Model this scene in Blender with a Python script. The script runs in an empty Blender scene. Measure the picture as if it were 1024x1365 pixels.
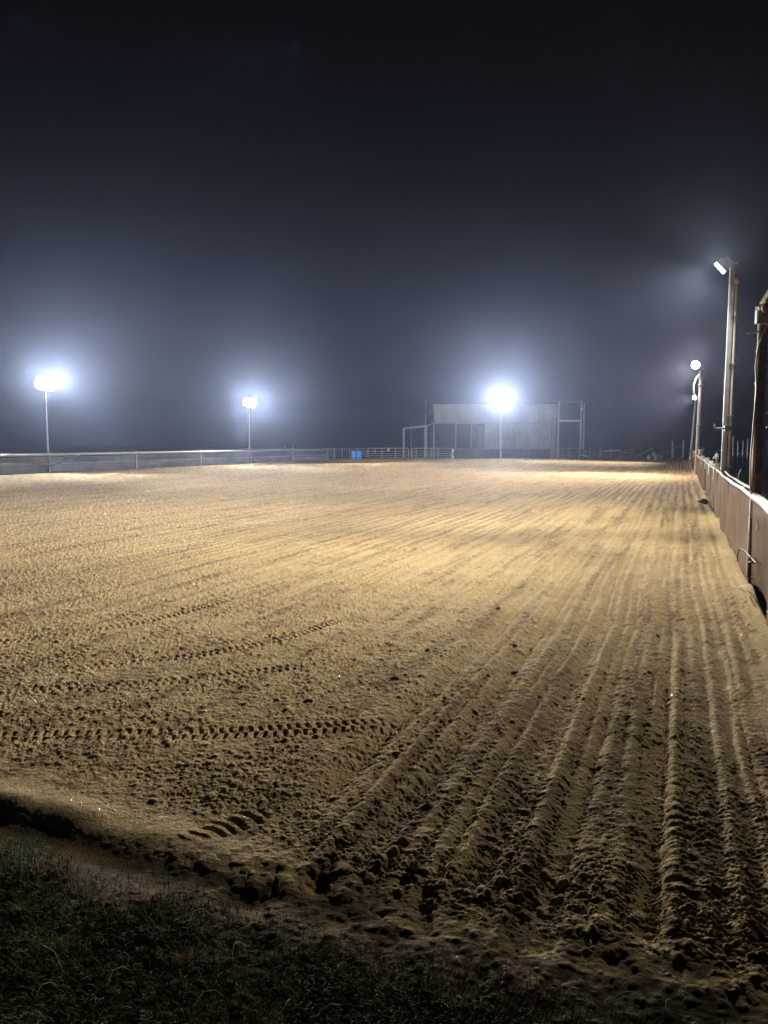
import bpy, math, random
import numpy as np
from mathutils import Vector, Matrix

random.seed(7)
C = bpy.context.scene.collection
CAM_Z = 2.1
PITCH = math.atan(92.5 / 1000.0)
F = 1000.0
TAN = 0.395
ES = Vector((TAN, 1, 0)).normalized()          # along the arena
ET = Vector((ES.y, -ES.x, 0))                  # across, towards the right fence
T_RIGHT, T_LEFT = 0.96, -40.65

# ------------------------------------------------------------------ helpers
def ray(px, py):
    u, v = (px - 512) / F, (py - 682.5) / F
    cp, sp = math.cos(PITCH), math.sin(PITCH)
    return u, cp - v * sp, -sp - v * cp

def at(px, py, Y):                              # a measured point of the place, Y metres ahead
    u, y, z = ray(px, py)
    k = Y / y
    return Vector((u * k, Y, CAM_Z + z * k))

def P(s, t, z=0.0):
    return ES * s + ET * t + Vector((0, 0, z))

class MB:
    """collects shapes and links them as one mesh object"""
    def __init__(self):
        self.v, self.f, self.sm = [], [], []
    def add(self, vs, fs, smooth=False):
        o = len(self.v)
        self.v += [tuple(p) for p in vs]
        for f in fs:
            self.f.append(tuple(i + o for i in f)); self.sm.append(smooth)
    def box(self, c, ax, ay, az, bevel=0.0):
        """box at centre c with half-axis vectors"""
        c, ax, ay, az = Vector(c), Vector(ax), Vector(ay), Vector(az)
        if bevel <= 0:
            vs = [c + ax * i + ay * j + az * k for i in (-1, 1) for j in (-1, 1) for k in (-1, 1)]
            self.add(vs, [(0, 1, 3, 2), (4, 6, 7, 5), (0, 4, 5, 1), (2, 3, 7, 6), (0, 2, 6, 4), (1, 5, 7, 3)])
        else:
            bx, by = ax.length, ay.length
            b = min(bevel, bx * .8, by * .8)
            kx, ky = (bx - b) / bx, (by - b) / by
            prof = [(-kx, -1), (kx, -1), (1, -ky), (1, ky), (kx, 1), (-kx, 1), (-1, ky), (-1, -ky)]
            n = len(prof)
            vs = [c + ax * a + ay * bb - az for a, bb in prof] + [c + ax * a + ay * bb + az for a, bb in prof]
            fs = [(i, (i + 1) % n, n + (i + 1) % n, n + i) for i in range(n)]
            fs += [tuple(reversed(range(n))), tuple(range(n, 2 * n))]
            self.add(vs, fs)
    def aabox(self, x0, x1, y0, y1, z0, z1):
        self.box(((x0+x1)/2, (y0+y1)/2, (z0+z1)/2), ((x1-x0)/2, 0, 0), (0, (y1-y0)/2, 0), (0, 0, (z1-z0)/2))
    def tube(self, pts, r, n=10, cap=True, r1=None):
        pts = [Vector(p) for p in pts]
        vs, fs = [], []
        up = None
        m = len(pts)
        for i, p in enumerate(pts):
            d = (pts[min(i+1, m-1)] - pts[max(i-1, 0)]).normalized()
            if up is None:
                up = Vector((0, 0, 1)) if abs(d.z) < .9 else Vector((1, 0, 0))
            a = d.cross(up).normalized(); b = a.cross(d).normalized(); up = b
            rr = r if r1 is None else r + (r1 - r) * i / (m - 1)
            for k in range(n):
                w = 2 * math.pi * k / n
                vs.append(p + a * (rr * math.cos(w)) + b * (rr * math.sin(w)))
        for i in range(m - 1):
            for k in range(n):
                fs.append((i*n+k, i*n+(k+1) % n, (i+1)*n+(k+1) % n, (i+1)*n+k))
        self.add(vs, fs, True)
        if cap:
            self.add(vs[:n], [tuple(range(n))]); self.add(vs[-n:], [tuple(reversed(range(n)))])
    def lathe(self, c, prof, n=18, axis=Vector((0, 0, 1)), smooth=True):
        c = Vector(c); axis = Vector(axis).normalized()
        a = axis.orthogonal().normalized(); b = axis.cross(a)
        vs, fs = [], []
        for r, h in prof:
            for k in range(n):
                w = 2*math.pi*k/n
                vs.append(c + axis*h + a*(r*math.cos(w)) + b*(r*math.sin(w)))
        for i in range(len(prof)-1):
            for k in range(n):
                fs.append((i*n+k, i*n+(k+1) % n, (i+1)*n+(k+1) % n, (i+1)*n+k))
        self.add(vs, fs, smooth)
    def sheet(self, grid, thick=None, smooth=True):
        """grid: list of rows of points; thick: offset vector for the back side"""
        R, N = len(grid), len(grid[0])
        vs = [p for row in grid for p in row]
        fs = [(r*N+c, r*N+c+1, (r+1)*N+c+1, (r+1)*N+c) for r in range(R-1) for c in range(N-1)]
        if thick is not None:
            o = len(vs)
            vs2 = [Vector(p) + thick for p in vs]
            fs2 = [tuple(o + i for i in reversed(f)) for f in fs]
            edge = [(i, i+1) for i in range(N-1)] + [((R-1)*N+i+1, (R-1)*N+i) for i in range(N-1)] \
                 + [((r+1)*N, r*N) for r in range(R-1)] + [(r*N+N-1, (r+1)*N+N-1) for r in range(R-1)]
            fs2 += [(b, a, a+o, b+o) for a, b in edge]
            self.add(vs + vs2, fs + fs2, smooth)
        else:
            self.add(vs, fs, smooth)
    def build(self, name, mat, parent=None):
        me = bpy.data.meshes.new(name)
        org = parent.matrix_world.translation if parent is not None and parent.type == 'EMPTY' else None
        off = parent_loc(parent)
        me.from_pydata([(a-off.x, b-off.y, c-off.z) for a, b, c in self.v], [], self.f)
        me.polygons.foreach_set('use_smooth', self.sm)
        me.materials.append(mat)
        me.update()
        o = bpy.data.objects.new(name, me)
        C.objects.link(o)
        if parent is not None:
            o.parent = parent
        return o

LOC = {}
def parent_loc(p):
    if p is None: return Vector((0, 0, 0))
    while p.parent is not None: p = p.parent
    return LOC.get(p.name, Vector((0, 0, 0)))

def tag(o, label=None, cat=None, group=None, kind=None):
    if label: o['label'] = label
    if cat: o['category'] = cat
    if group: o['group'] = group
    if kind: o['kind'] = kind
    return o

def thing(name, loc, label, cat, group=None):
    o = bpy.data.objects.new(name, None)
    o.empty_display_size = .3
    o.location = loc
    C.objects.link(o)
    LOC[o.name] = Vector(loc)
    return tag(o, label, cat, group)

# ------------------------------------------------------------------ materials
def mat(name, col, rough=.7, metal=0., var=.25, scale=6., bump=.0, bscale=40., col2=None, stretch=None, spec=.3):
    m = bpy.data.materials.new(name); m.use_nodes = True
    nt = m.node_tree; N, L = nt.nodes, nt.links
    b = N['Principled BSDF']
    b.inputs['Roughness'].default_value = rough; b.inputs['Metallic'].default_value = metal
    b.inputs['Specular IOR Level'].default_value = spec
    tc = N.new('ShaderNodeTexCoord')
    src = tc.outputs['Object']
    if stretch:
        mp = N.new('ShaderNodeMapping'); mp.inputs['Scale'].default_value = stretch
        L.new(src, mp.inputs['Vector']); src = mp.outputs['Vector']
    no = N.new('ShaderNodeTexNoise'); no.inputs['Scale'].default_value = scale
    no.inputs['Detail'].default_value = 8; no.inputs['Roughness'].default_value = .65
    L.new(src, no.inputs['Vector'])
    cr = N.new('ShaderNodeValToRGB')
    c2 = col2 or tuple(c * (1 - var) for c in col)
    c1 = tuple(min(1, c * (1 + var * .5)) for c in col)
    cr.color_ramp.elements[0].position = .32; cr.color_ramp.elements[1].position = .68
    cr.color_ramp.elements[0].color = (*c2, 1); cr.color_ramp.elements[1].color = (*c1, 1)
    L.new(no.outputs['Fac'], cr.inputs['Fac']); L.new(cr.outputs['Color'], b.inputs['Base Color'])
    if bump:
        n2 = N.new('ShaderNodeTexNoise'); n2.inputs['Scale'].default_value = bscale; n2.inputs['Detail'].default_value = 6
        L.new(src, n2.inputs['Vector'])
        bp = N.new('ShaderNodeBump'); bp.inputs['Strength'].default_value = 1; bp.inputs['Distance'].default_value = bump
        L.new(n2.outputs['Fac'], bp.inputs['Height']); L.new(bp.outputs['Normal'], b.inputs['Normal'])
    return m

def emat(name, col, strength):
    m = bpy.data.materials.new(name); m.use_nodes = True
    nt = m.node_tree; N, L = nt.nodes, nt.links
    N.remove(N['Principled BSDF'])
    e = N.new('ShaderNodeEmission'); e.inputs['Color'].default_value = (*col, 1); e.inputs['Strength'].default_value = strength
    L.new(e.outputs[0], N['Material Output'].inputs['Surface'])
    m.cycles.emission_sampling = 'NONE'
    return m

M = dict(
    galv=mat('galvanised_steel', (.34, .36, .38), .55, .3, .3, 9, .002, 60),
    pale=mat('pale_grey_paint', (.50, .55, .60), .5, .0, .2, 5, .001, 50),
    white=mat('white_plastic', (.78, .79, .78), .4, 0, .12, 5),
    dark=mat('dark_steel', (.06, .065, .07), .6, .2, .4, 7),
    cloth=mat('grey_shade_cloth', (.075, .092, .13), .5, 0, .35, 1.3, .004, 18, spec=.35),
    fascia=mat('pale_sheet_metal', (.32, .34, .36), .55, .1, .15, .6),
    corr=mat('grey_sheet_metal', (.28, .30, .32), .5, .2, .2, .6),
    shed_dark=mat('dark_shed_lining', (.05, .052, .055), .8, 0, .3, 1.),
    barrier=mat('dark_barrier_sheet', (.07, .075, .085), .5, .1, .3, .8),
    blue=mat('blue_plastic', (.05, .22, .62), .4, 0, .2, 3),
    orange=mat('faded_orange_plastic', (.55, .10, .04), .5, 0, .25, 10),
    board=mat('dusty_brown_board', (.115, .061, .021), .85, 0, .45, 1.1, .004, 14, stretch=(1, 1, .35), spec=.06),
    brown=mat('rusty_brown_steel', (.27, .125, .085), .7, .2, .45, 6, .003, 40),
    rust=mat('red_rust', (.50, .19, .10), .85, 0, .4, 9, .004, 50),
    wood=mat('weathered_wood', (.42, .33, .2), .8, 0, .45, 7, .004, 30, col2=(.15, .16, .09), stretch=(1, 1, 5)),
    boxmat=mat('greenish_grey_paint', (.42, .50, .44), .5, 0, .2, 8),
    dark_rail=mat('weathered_pipe', (.20, .205, .21), .6, .1, .3, 5),
    rail=mat('worn_white_pipe', (.36, .38, .39), .5, 0, .3, 4),
    clean=mat('white_conduit', (.8, .82, .84), .4, 0, .08, 5),
    black=mat('black_rubber', (.012, .012, .013), .6, 0, .2, 8),
    conduit=mat('pinkish_white_conduit', (.66, .58, .54), .5, 0, .15, 8),
    concrete=mat('pale_concrete', (.48, .45, .40), .8, 0, .25, 5, .003, 30),
)
def streak(m, col, sc, lo, hi, k, stretch):
    """adds splashes and runs of dirt over a material"""
    nt = m.node_tree; N, L = nt.nodes, nt.links
    b = N['Principled BSDF']; src = b.inputs['Base Color'].links[0].from_socket
    tc = N.new('ShaderNodeTexCoord'); mp = N.new('ShaderNodeMapping'); mp.inputs['Scale'].default_value = stretch
    L.new(tc.outputs['Object'], mp.inputs['Vector'])
    n = N.new('ShaderNodeTexNoise'); n.inputs['Scale'].default_value = sc; n.inputs['Detail'].default_value = 7; n.inputs['Roughness'].default_value = .7
    L.new(mp.outputs['Vector'], n.inputs['Vector'])
    r = N.new('ShaderNodeValToRGB'); r.color_ramp.elements[0].position = lo; r.color_ramp.elements[1].position = hi
    r.color_ramp.elements[0].color = (0, 0, 0, 1); r.color_ramp.elements[1].color = (k, k, k, 1)
    L.new(n.outputs['Fac'], r.inputs['Fac'])
    x = N.new('ShaderNodeMix'); x.data_type = 'RGBA'
    L.new(r.outputs['Color'], x.inputs['Factor']); L.new(src, x.inputs['A']); x.inputs['B'].default_value = (*col, 1)
    L.new(x.outputs['Result'], b.inputs['Base Color'])
streak(M['board'], (.15, .090, .034), 2.2, .48, .72, .7, (1, 1, .5))
streak(M['board'], (.05, .032, .02), 5.0, .52, .75, .75, (1, 1, .12))
streak(M['board'], (.18, .112, .046), 26, .62, .70, .6, (1, 1, 1))
for k_ in ('pale', 'galv', 'white'): streak(M[k_], (.16, .11, .07), 3.0, .55, .8, .5, (1, 1, .25))
streak(M['fascia'], (.22, .17, .13), .5, .5, .75, .5, (1, 1, .2)); streak(M['corr'], (.14, .09, .06), .6, .5, .75, .6, (1, 1, .2))

LENS_COOL = emat('cool_lamp_glass', (.93, .97, 1.0), 900)
LENS_WARM = emat('warm_lamp_glass', (1.0, .88, .68), 60)

# ------------------------------------------------------------------ ground relief (numpy noise)
def h32(ix, iy, seed):
    x = (ix.astype(np.int64) & 0xffffffff).astype(np.uint32); y = (iy.astype(np.int64) & 0xffffffff).astype(np.uint32)
    n = x * np.uint32(374761393) + y * np.uint32(668265263) + np.uint32((seed * 2246822519) & 0xffffffff)
    n = (n ^ (n >> np.uint32(13))) * np.uint32(1274126177)
    n = (n ^ (n >> np.uint32(16))) * np.uint32(2654435761)
    n = n ^ (n >> np.uint32(15))
    return n.astype(np.float32) / np.float32(4294967295)

def vn(x, y, seed=0):                          # value noise, -1..1
    ix, iy = np.floor(x), np.floor(y)
    fx, fy = (x - ix).astype(np.float32), (y - iy).astype(np.float32)
    fx = fx*fx*fx*(fx*(fx*6-15)+10); fy = fy*fy*fy*(fy*(fy*6-15)+10)
    a, b = h32(ix, iy, seed), h32(ix+1, iy, seed)
    c, d = h32(ix, iy+1, seed), h32(ix+1, iy+1, seed)
    return ((a + (b-a)*fx) * (1-fy) + (c + (d-c)*fx) * fy) * 2 - 1

def fbm(x, y, seed=0, o=4, g=.5):
    r = 0; a = 1; t = 0
    for i in range(o):
        r = r + a * vn(x, y, seed + i*17); t += a; a *= g; x = x*2.03 + 11.3; y = y*2.03 - 7.1
    return r / t

def clods(x, y, cell, seed, dens=.7):          # rounded lumps of soil scattered at one size
    gx, gy = x / cell, y / cell
    ix, iy = np.floor(gx), np.floor(gy)
    best = np.zeros_like(gx, dtype=np.float32)
    for dx in (-1, 0, 1):
        for dy in (-1, 0, 1):
            cx, cy = ix + dx, iy + dy
            jx, jy = h32(cx, cy, seed), h32(cx, cy, seed+1)
            r = .28 + .42 * h32(cx, cy, seed+2)**1.5
            ok = h32(cx, cy, seed+3) < dens
            sq = .7 + .6 * h32(cx, cy, seed+4)
            d2 = ((cx + jx - gx) * sq)**2 + ((cy + jy - gy) / sq)**2
            hh = np.where(ok, r * np.sqrt(np.maximum(0, 1 - d2 / (r*r))) * (.45 + .5*h32(cx, cy, seed+5)), 0)
            best = np.maximum(best, hh)
    return best * cell

def sst(a, b, x):
    k = np.clip((x - a) / (b - a), 0, 1)
    return k*k*(3 - 2*k)

TRACKS = [(-.22, 3.0, 5.35, .115, .46), (-2.6, 3.3, 6.4, .10, .48), (-5.6, 4.6, 8.6, .095, .46), (-3.68, 5.2, 8.2, .09, .46)]

def s_edge(t):
    lf = sst(-1.2, -2.4, t)
    return 2.95 + .06*lf + (.10 - .06*lf)*vn(t*1.3, t*0+3.3, 5) + (.05 - .035*lf)*vn(t*4, t*0+1.3, 6)

def relief(x, y):
    """height and sand mask of the place at x, y"""
    es, et = ES, ET
    s = x*es.x + y*es.y; t = x*et.x + y*et.y
    dist = np.hypot(x, y)
    # ---- harrow lines: straight along the arena, swinging left at the near end
    wob = .035*vn(s/4.1, t/2.0, 91) + .008*vn(s/1.1, t/.9, 92)
    left = sst(-1.75, -2.1, t + wob)
    bend = .03*np.maximum(0, 9 - s)**3
    def lines(q, k):
        a1 = vn(q/.155, s/5.0 + 40, 1); a2 = vn(q/.075, s/2.0, 2); a3 = vn(q/.42, s/9.0, 3)
        ql = (q + .012*vn(q/.3, s/2.2, 93))/.135
        li = np.floor(ql + .5)
        la = h32(li, li*0 + np.floor(s/7 + 3*h32(li, li*0, 94)), 95)
        tine = np.cos(2*math.pi*ql)
        tine = np.where(tine > 0, np.abs(tine)**.75, -np.abs(tine)**1.2)*(.25 + .95*la)*np.clip(.70 + .75*vn(s/1.1, li*7.3, 96), .1, 1.4)
        return .20*a1 + .12*a2 + .20*a3 + .80*tine*k
    q = t + wob
    nearf = np.exp(-(np.maximum(0, dist-9)/7)**2)                  # farther off the material carries the tine lines
    fr_ = lines(q, nearf); fl_ = lines(q + bend, nearf*(1 - .85*sst(10, 7.5, s)))
    fur = fr_*(1-left) + fl_*left
    ampR = .030 + .010*vn(s/2, t/1.2, 8)
    amp = ampR*.78*(1-left) + .011*left
    amp = amp * (.42 + .58*sst(3.4, 6.5, s))
    amp = amp * (.75 + .35*np.exp(-np.maximum(0, s-6)/22))
    groove = -.06*np.exp(-((t + wob + 1.9)/.085)**2)*sst(3.2, 4.5, s)*np.exp(-np.maximum(0, s-4)/12)
    groove += -.05*np.exp(-((t + wob + 1.38)/.07)**2)*sst(3.2, 4.2, s)*np.exp(-np.maximum(0, s-4)/9)
    for tc, d, w in ((-.12, .055, .06), (-.55, .04, .07), (-.85, .045, .05), (.38, .045, .05), (.22, .035, .04), (-1.05, .03, .05)):
        groove += -d*np.exp(-((t + wob*1.4 - tc)/w)**2)*(.6+.4*vn(s/.9, tc*7+t*0, 31))*np.exp(-np.maximum(0, s-5)/14)
    for tc, d, w in ((-.34, .03, .035), (-.98, .03, .04), (-.7, .028, .035), (.02, .02, .05), (-1.6, .03, .05)):
        groove += d*np.exp(-((t + wob*1.4 - tc)/w)**2)*(.5+.5*vn(s/.7, tc*9+t*0, 32))*np.exp(-np.maximum(0, s-5)/14)
    trod = sst(.50, .66, t + .10*vn(s/.5, t*0, 44) - .20*sst(5.5, 9.5, s))               # the trodden strip beside the fence
    h = (fur*amp + groove)*(1 - .85*trod)
    # ---- clods
    ridge = np.clip(fur*1.3, -1, 1)
    cm = np.clip(.60 - .34*ridge + .45*fbm(x/.35, y/.35, 60, 3), .10, 1.2)
    trod = sst(.50, .66, t + .10*vn(s/.5, t*0, 44) - .20*sst(5.5, 9.5, s))               # the trodden strip beside the fence
    near_edge = np.exp(-((s - 3.25)/.38)**2) * sst(-1.9, -1.2, t + .3*vn(t*2, s, 45))
    cm = cm*(1 - .85*trod) * (.75 + .75*near_edge)
    smooth_patch = np.exp(-(((s-3.35)/.30)**2 + ((t+3.9)/1.1)**2)) + .8*np.exp(-(((s-3.2)/.18)**2+((t+2.2)/.3)**2))
    cm = cm*(1 - .85*np.clip(smooth_patch, 0, 1))
    cm = cm*(1 - .8*sst(-1.3, -2.4, t)*np.exp(-((s-3.0)/.34)**2))
    # ---- tyre prints
    tr = np.zeros_like(h); trmask = np.zeros_like(h)
    qs = t + bend                                                  # streamline coordinate
    slope = np.sqrt(1 + (.09*np.maximum(0, 9-s)**2)**2)
    # arc length along the print, roughly: dominated by t at the tight end
    karc = .09*np.maximum(0, 9-s)**2
    for q0, s0, s1, hw, dep in TRACKS:
        d = (qs - q0 + .03*vn(s*1.3, t*0+q0, 77)) / slope
        m = sst(hw, hw*.86, np.abs(d)) * sst(s0, s0+.3, s) * sst(s1, s1-.6, s)
        sf = s + d*karc/slope
        u = np.where(sf < 9, sf - 9 - .03*np.maximum(0, 9-sf)**3*.92, sf - 9)
        m = m*np.clip(.86+.6*vn(u*.9, t*0+q0*3, 79)+.30*vn(x/.07, y/.07, 80), 0, 1)*dep
        uu = u/.092 + .10*vn(u/.13, d/.06, 84) + np.where(d > 0, .5, 0) + np.abs(d)/hw*.25
        fr = uu - np.floor(uu)
        lug = sst(.12, .2, fr)*sst(.62, .52, fr)
        lug = lug*sst(.0, .012, np.abs(d)-.006)
        tr += m*(-.012 - .050*lug + .016*(1-lug))
        trmask = np.maximum(trmask, m)
    # print running up the right-hand side
    d = t - .08 - .03*vn(s*1.1, t*0, 81)
    m = sst(.085, .06, np.abs(d))*sst(3.3, 3.6, s)*sst(5.4, 4.6, s)*np.clip(.45 + .8*vn(s/.33, t*0+2.2, 82) + .4*vn(x/.06, y/.06, 87), 0, .8)
    uu = s/.105 + .12*vn(s/.2, t*0, 83) + np.abs(d)*1.2; fr = uu - np.floor(uu)
    lug = sst(.1, .3, fr)*sst(.75, .5, fr)
    tr += m*(.004 - .016*lug); trmask = np.maximum(trmask, m*.4)
    # short broad print at the bottom left of the sand
    d = (t + 2.25 - (s-3.35)*.5)
    m = sst(.12, .07, np.abs(d))*sst(3.08, 3.15, s)*sst(3.62, 3.5, s)
    uu = (s - 3.1 + .25*d + .03*vn(x/.15, y/.15, 86))/.072; fr = uu - np.floor(uu)
    lug = sst(.1, .3, fr)*sst(.75, .5, fr)
    m = m*np.clip(.6 + .6*vn(x/.12, y/.12, 85), 0, 1)
    tr += m*(.008 - .024*lug); trmask = np.maximum(trmask, m*.6)
    cm = cm*(1 - .72*np.clip(trmask, 0, 1))
    fade = np.exp(-np.maximum(0, dist-12)/45)
    wx = x + .005*vn(x/.03, y/.03, 601) + .003*vn(x/.012, y/.012, 603); wy = y + .005*vn(x/.03, y/.03, 602) + .003*vn(x/.012, y/.012, 604)
    cl = clods(wx, wy, .055, 100, .25)
    cl = np.maximum(cl, clods(wx, wy, .034, 200, .6))
    cl = np.maximum(cl, clods(wx, wy, .021, 300, .9)*1.15)
    xr = .83*x + .56*y; yr = .83*y - .56*x
    crumb = np.abs(vn(xr/.034 + .5*vn(x/.05, y/.05, 612), yr/.034, 610))*.6 + np.abs(vn(xr/.015, yr/.015, 611))*.4
    big = clods(wx, wy, .11, 400, .4)*near_edge
    h = h + tr + (cl*cm*1.25)*(.45+.55*fade) + big*.45 + .013*(crumb-.4)*np.clip(cm+.15, 0, 1) + .006*fbm(x/.06, y/.06, 500, 3)*(1-.5*trod) + .02*fbm(x/1.3, y/1.3, 501, 3)
    # ---- bank of sand thrown against the right fence
    bank = np.exp(-np.maximum(0, T_RIGHT - t)/(.22 + .06*vn(s/1.4, t*0, 510)))*(.10 + .10*np.clip(vn(s/2.2, t*0, 511) + .5*vn(s/.8, t*0, 512), -.7, 1))
    h += bank*sst(9, 12, s) + bank*.35*(1-sst(9, 12, s))
    # ---- near end of the arena: lip, trench, grass
    se = s_edge(t)
    ds = s - se
    sand = sst(-.02, .03, ds)
    lipL = sst(-1.5, -3.0, t)
    lip = .03*np.exp(-((ds-.12)/.16)**2)*(.4 + .8*fbm(t*2.5, s*2, 520, 2)) + .006*lipL*np.exp(-((ds-.10)/.16)**2)
    g = -.012 + .03*fbm(x/.5, y/.5, 530, 4) + .012*fbm(x/.08, y/.08, 531, 3) + .35*clods(x, y, .04, 540, .4)
    trench = -(.036*lipL + .014)*np.exp(-((ds + .10)/.13)**2)*sst(-.7, -1.6, t + .2*vn(t*3, t*0, 541))
    hole = -.045*np.exp(-(((x+.32)/.06)**2 + ((y-3.42)/.10)**2)) - .03*np.exp(-(((x-.18)/.05)**2 + ((y-3.16)/.14)**2)) - .03*np.exp(-(((x+.62)/.12)**2+((y-3.3)/.08)**2))
    hs = h*(1 - .85*lipL*np.exp(-((ds-.05)/.26)**2)) + lip
    g = g*(1 - .88*lipL*np.exp(-((ds+.06)/.28)**4))
    hg = g + trench
    inside = (ds > 0) & (t < T_RIGHT + .02) & (t > T_LEFT - .25) & (y < 99.5)
    bl = .20 + .26*(1-lipL)
    z = np.where(ds > 0, hs*sst(-.0, 1, ds/bl) + (g + trench)*(1-sst(0, 1, ds/bl)), hg) + hole
    out_right = sst(T_RIGHT, T_RIGHT+.05, t)
    z = np.where(t > T_RIGHT + .02, -.03 + .05*fbm(x/2, y/2, 550, 4), z)
    damp = sst(-.15, .75, .55*vn(q/.19, s/3.0, 801) + .35*vn(q/.08, s/1.2, 802) + .75*fbm(x/.05, y/.05, 803, 3))
    damp = damp*(1-.7*trod)
    return z, inside, damp

# ------------------------------------------------------------------ sand and soil materials
def soil_mat(name, c1, c2, scale, bump, fine=170., green=None):
    m = bpy.data.materials.new(name); m.use_nodes = True
    nt = m.node_tree; N, L = nt.nodes, nt.links
    b = N['Principled BSDF']; b.inputs['Roughness'].default_value = .95; b.inputs['Specular IOR Level'].default_value = .12
    tc = N.new('ShaderNodeTexCoord')
    def noise(sc, det=6):
        n = N.new('ShaderNodeTexNoise'); n.inputs['Scale'].default_value = sc; n.inputs['Detail'].default_value = det
        n.inputs['Roughness'].default_value = .65
        L.new(tc.outputs['Object'], n.inputs['Vector']); return n.outputs['Fac']
    def ramp(f, a, bb, p0=.35, p1=.65):
        r = N.new('ShaderNodeValToRGB'); r.color_ramp.elements[0].position = p0; r.color_ramp.elements[1].position = p1
        r.color_ramp.elements[0].color = (*a, 1); r.color_ramp.elements[1].color = (*bb, 1); L.new(f, r.inputs['Fac']); return r.outputs['Color']
    base = ramp(noise(scale), c2, c1)
    grain = ramp(noise(fine, 3), (.80, .78, .75), (1.12, 1.12, 1.12), .3, .7)
    mx = N.new('ShaderNodeMix'); mx.data_type = 'RGBA'; mx.blend_type = 'MULTIPLY'; mx.inputs['Factor'].default_value = 1
    L.new(base, mx.inputs['A']); L.new(grain, mx.inputs['B'])
    out = mx.outputs['Result']
    if not green:                                                        # damp crumbs turned up by the harrow
        da = N.new('ShaderNodeAttribute'); da.attribute_name = 'damp'
        sc_ = N.new('ShaderNodeMath'); sc_.operation = 'MULTIPLY'; sc_.inputs[1].default_value = .72
        L.new(da.outputs['Fac'], sc_.inputs[0])
        dm = N.new('ShaderNodeMix'); dm.data_type = 'RGBA'
        L.new(sc_.outputs[0], dm.inputs['Factor']); L.new(out, dm.inputs['A']); dm.inputs['B'].default_value = (.15, .095, .05, 1)
        out = dm.outputs['Result']
        for sc2, lo, hi, k in ((34, .59, .68, .6), (85, .60, .72, .5)):  # dark damp crumbs lying loose on the sand
            cf = ramp(noise(sc2, 2), (0, 0, 0), (k, k, k), lo, hi)
            cm2 = N.new('ShaderNodeMix'); cm2.data_type = 'RGBA'
            L.new(cf, cm2.inputs['Factor']); L.new(out, cm2.inputs['A']); cm2.inputs['B'].default_value = (.13, .085, .045, 1)
            out = cm2.outputs['Result']
    if green:
        gm = N.new('ShaderNodeMix'); gm.data_type = 'RGBA'
        f = ramp(noise(1.4), (0, 0, 0), (1, 1, 1), .42, .6)
        L.new(f, gm.inputs['Factor']); L.new(out, gm.inputs['A']); gm.inputs['B'].default_value = (*green, 1); out = gm.outputs['Result']
    L.new(out, b.inputs['Base Color'])
    bp = N.new('ShaderNodeBump'); bp.inputs['Distance'].default_value = bump; bp.inputs['Strength'].default_value = 1
    L.new(noise(55, 8), bp.inputs['Height'])
    if not green:                                                        # harrow lines along the arena
        def math_(op, a, b2=None, c=None):
            n = N.new('ShaderNodeMath'); n.operation = op
            for i, v in enumerate((a, b2, c)):
                if v is None: continue
                if isinstance(v, (int, float)): n.inputs[i].default_value = v
                else: L.new(v, n.inputs[i])
            return n.outputs[0]
        sx = N.new('ShaderNodeSeparateXYZ'); L.new(tc.outputs['Object'], sx.inputs[0])
        tt = math_('ADD', math_('MULTIPLY', sx.outputs['X'], ET.x), math_('MULTIPLY', sx.outputs['Y'], ET.y))
        ss = math_('ADD', math_('MULTIPLY', sx.outputs['X'], ES.x), math_('MULTIPLY', sx.outputs['Y'], ES.y))
        cb = N.new('ShaderNodeCombineXYZ'); L.new(math_('MULTIPLY', tt, 1.0), cb.inputs[0]); L.new(math_('MULTIPLY', ss, .10), cb.inputs[1])
        def ln(sc_, det):
            n = N.new('ShaderNodeTexNoise'); n.inputs['Scale'].default_value = sc_; n.inputs['Detail'].default_value = det
            L.new(cb.outputs[0], n.inputs['Vector']); return n.outputs['Fac']
        w1 = math_('COSINE', math_('MULTIPLY_ADD', tt, 6.2832/.27, math_('MULTIPLY', ln(.8, 2), 9.0)))
        hgt = math_('ADD', math_('MULTIPLY', w1, math_('MULTIPLY', ln(1.7, 2), .8)), math_('MULTIPLY', ln(3.2, 4), 2.2))
        mr = N.new('ShaderNodeMapRange'); mr.inputs['From Min'].default_value = 7; mr.inputs['From Max'].default_value = 20; mr.clamp = True
        L.new(ss, mr.inputs['Value'])
        ml = N.new('ShaderNodeMapRange'); ml.inputs['From Min'].default_value = -22; ml.inputs['From Max'].default_value = -3; ml.inputs['To Min'].default_value = .35; ml.clamp = True
        L.new(tt, ml.inputs['Value'])
        bl_ = N.new('ShaderNodeBump'); bl_.inputs['Distance'].default_value = .05; bl_.inputs['Strength'].default_value = 1
        L.new(math_('MULTIPLY', hgt, math_('MULTIPLY', mr.outputs[0], ml.outputs[0])), bl_.inputs['Height'])
        L.new(bl_.outputs['Normal'], bp.inputs['Normal'])
    L.new(bp.outputs['Normal'], b.inputs['Normal'])
    return m

SAND = soil_mat('tan_sand', (.47, .36, .188), (.39, .29, .145), 2.2, .022)
DIRT = soil_mat('brown_soil', (.15, .095, .05), (.085, .055, .03), 3., .012, green=(.034, .042, .013))

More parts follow.
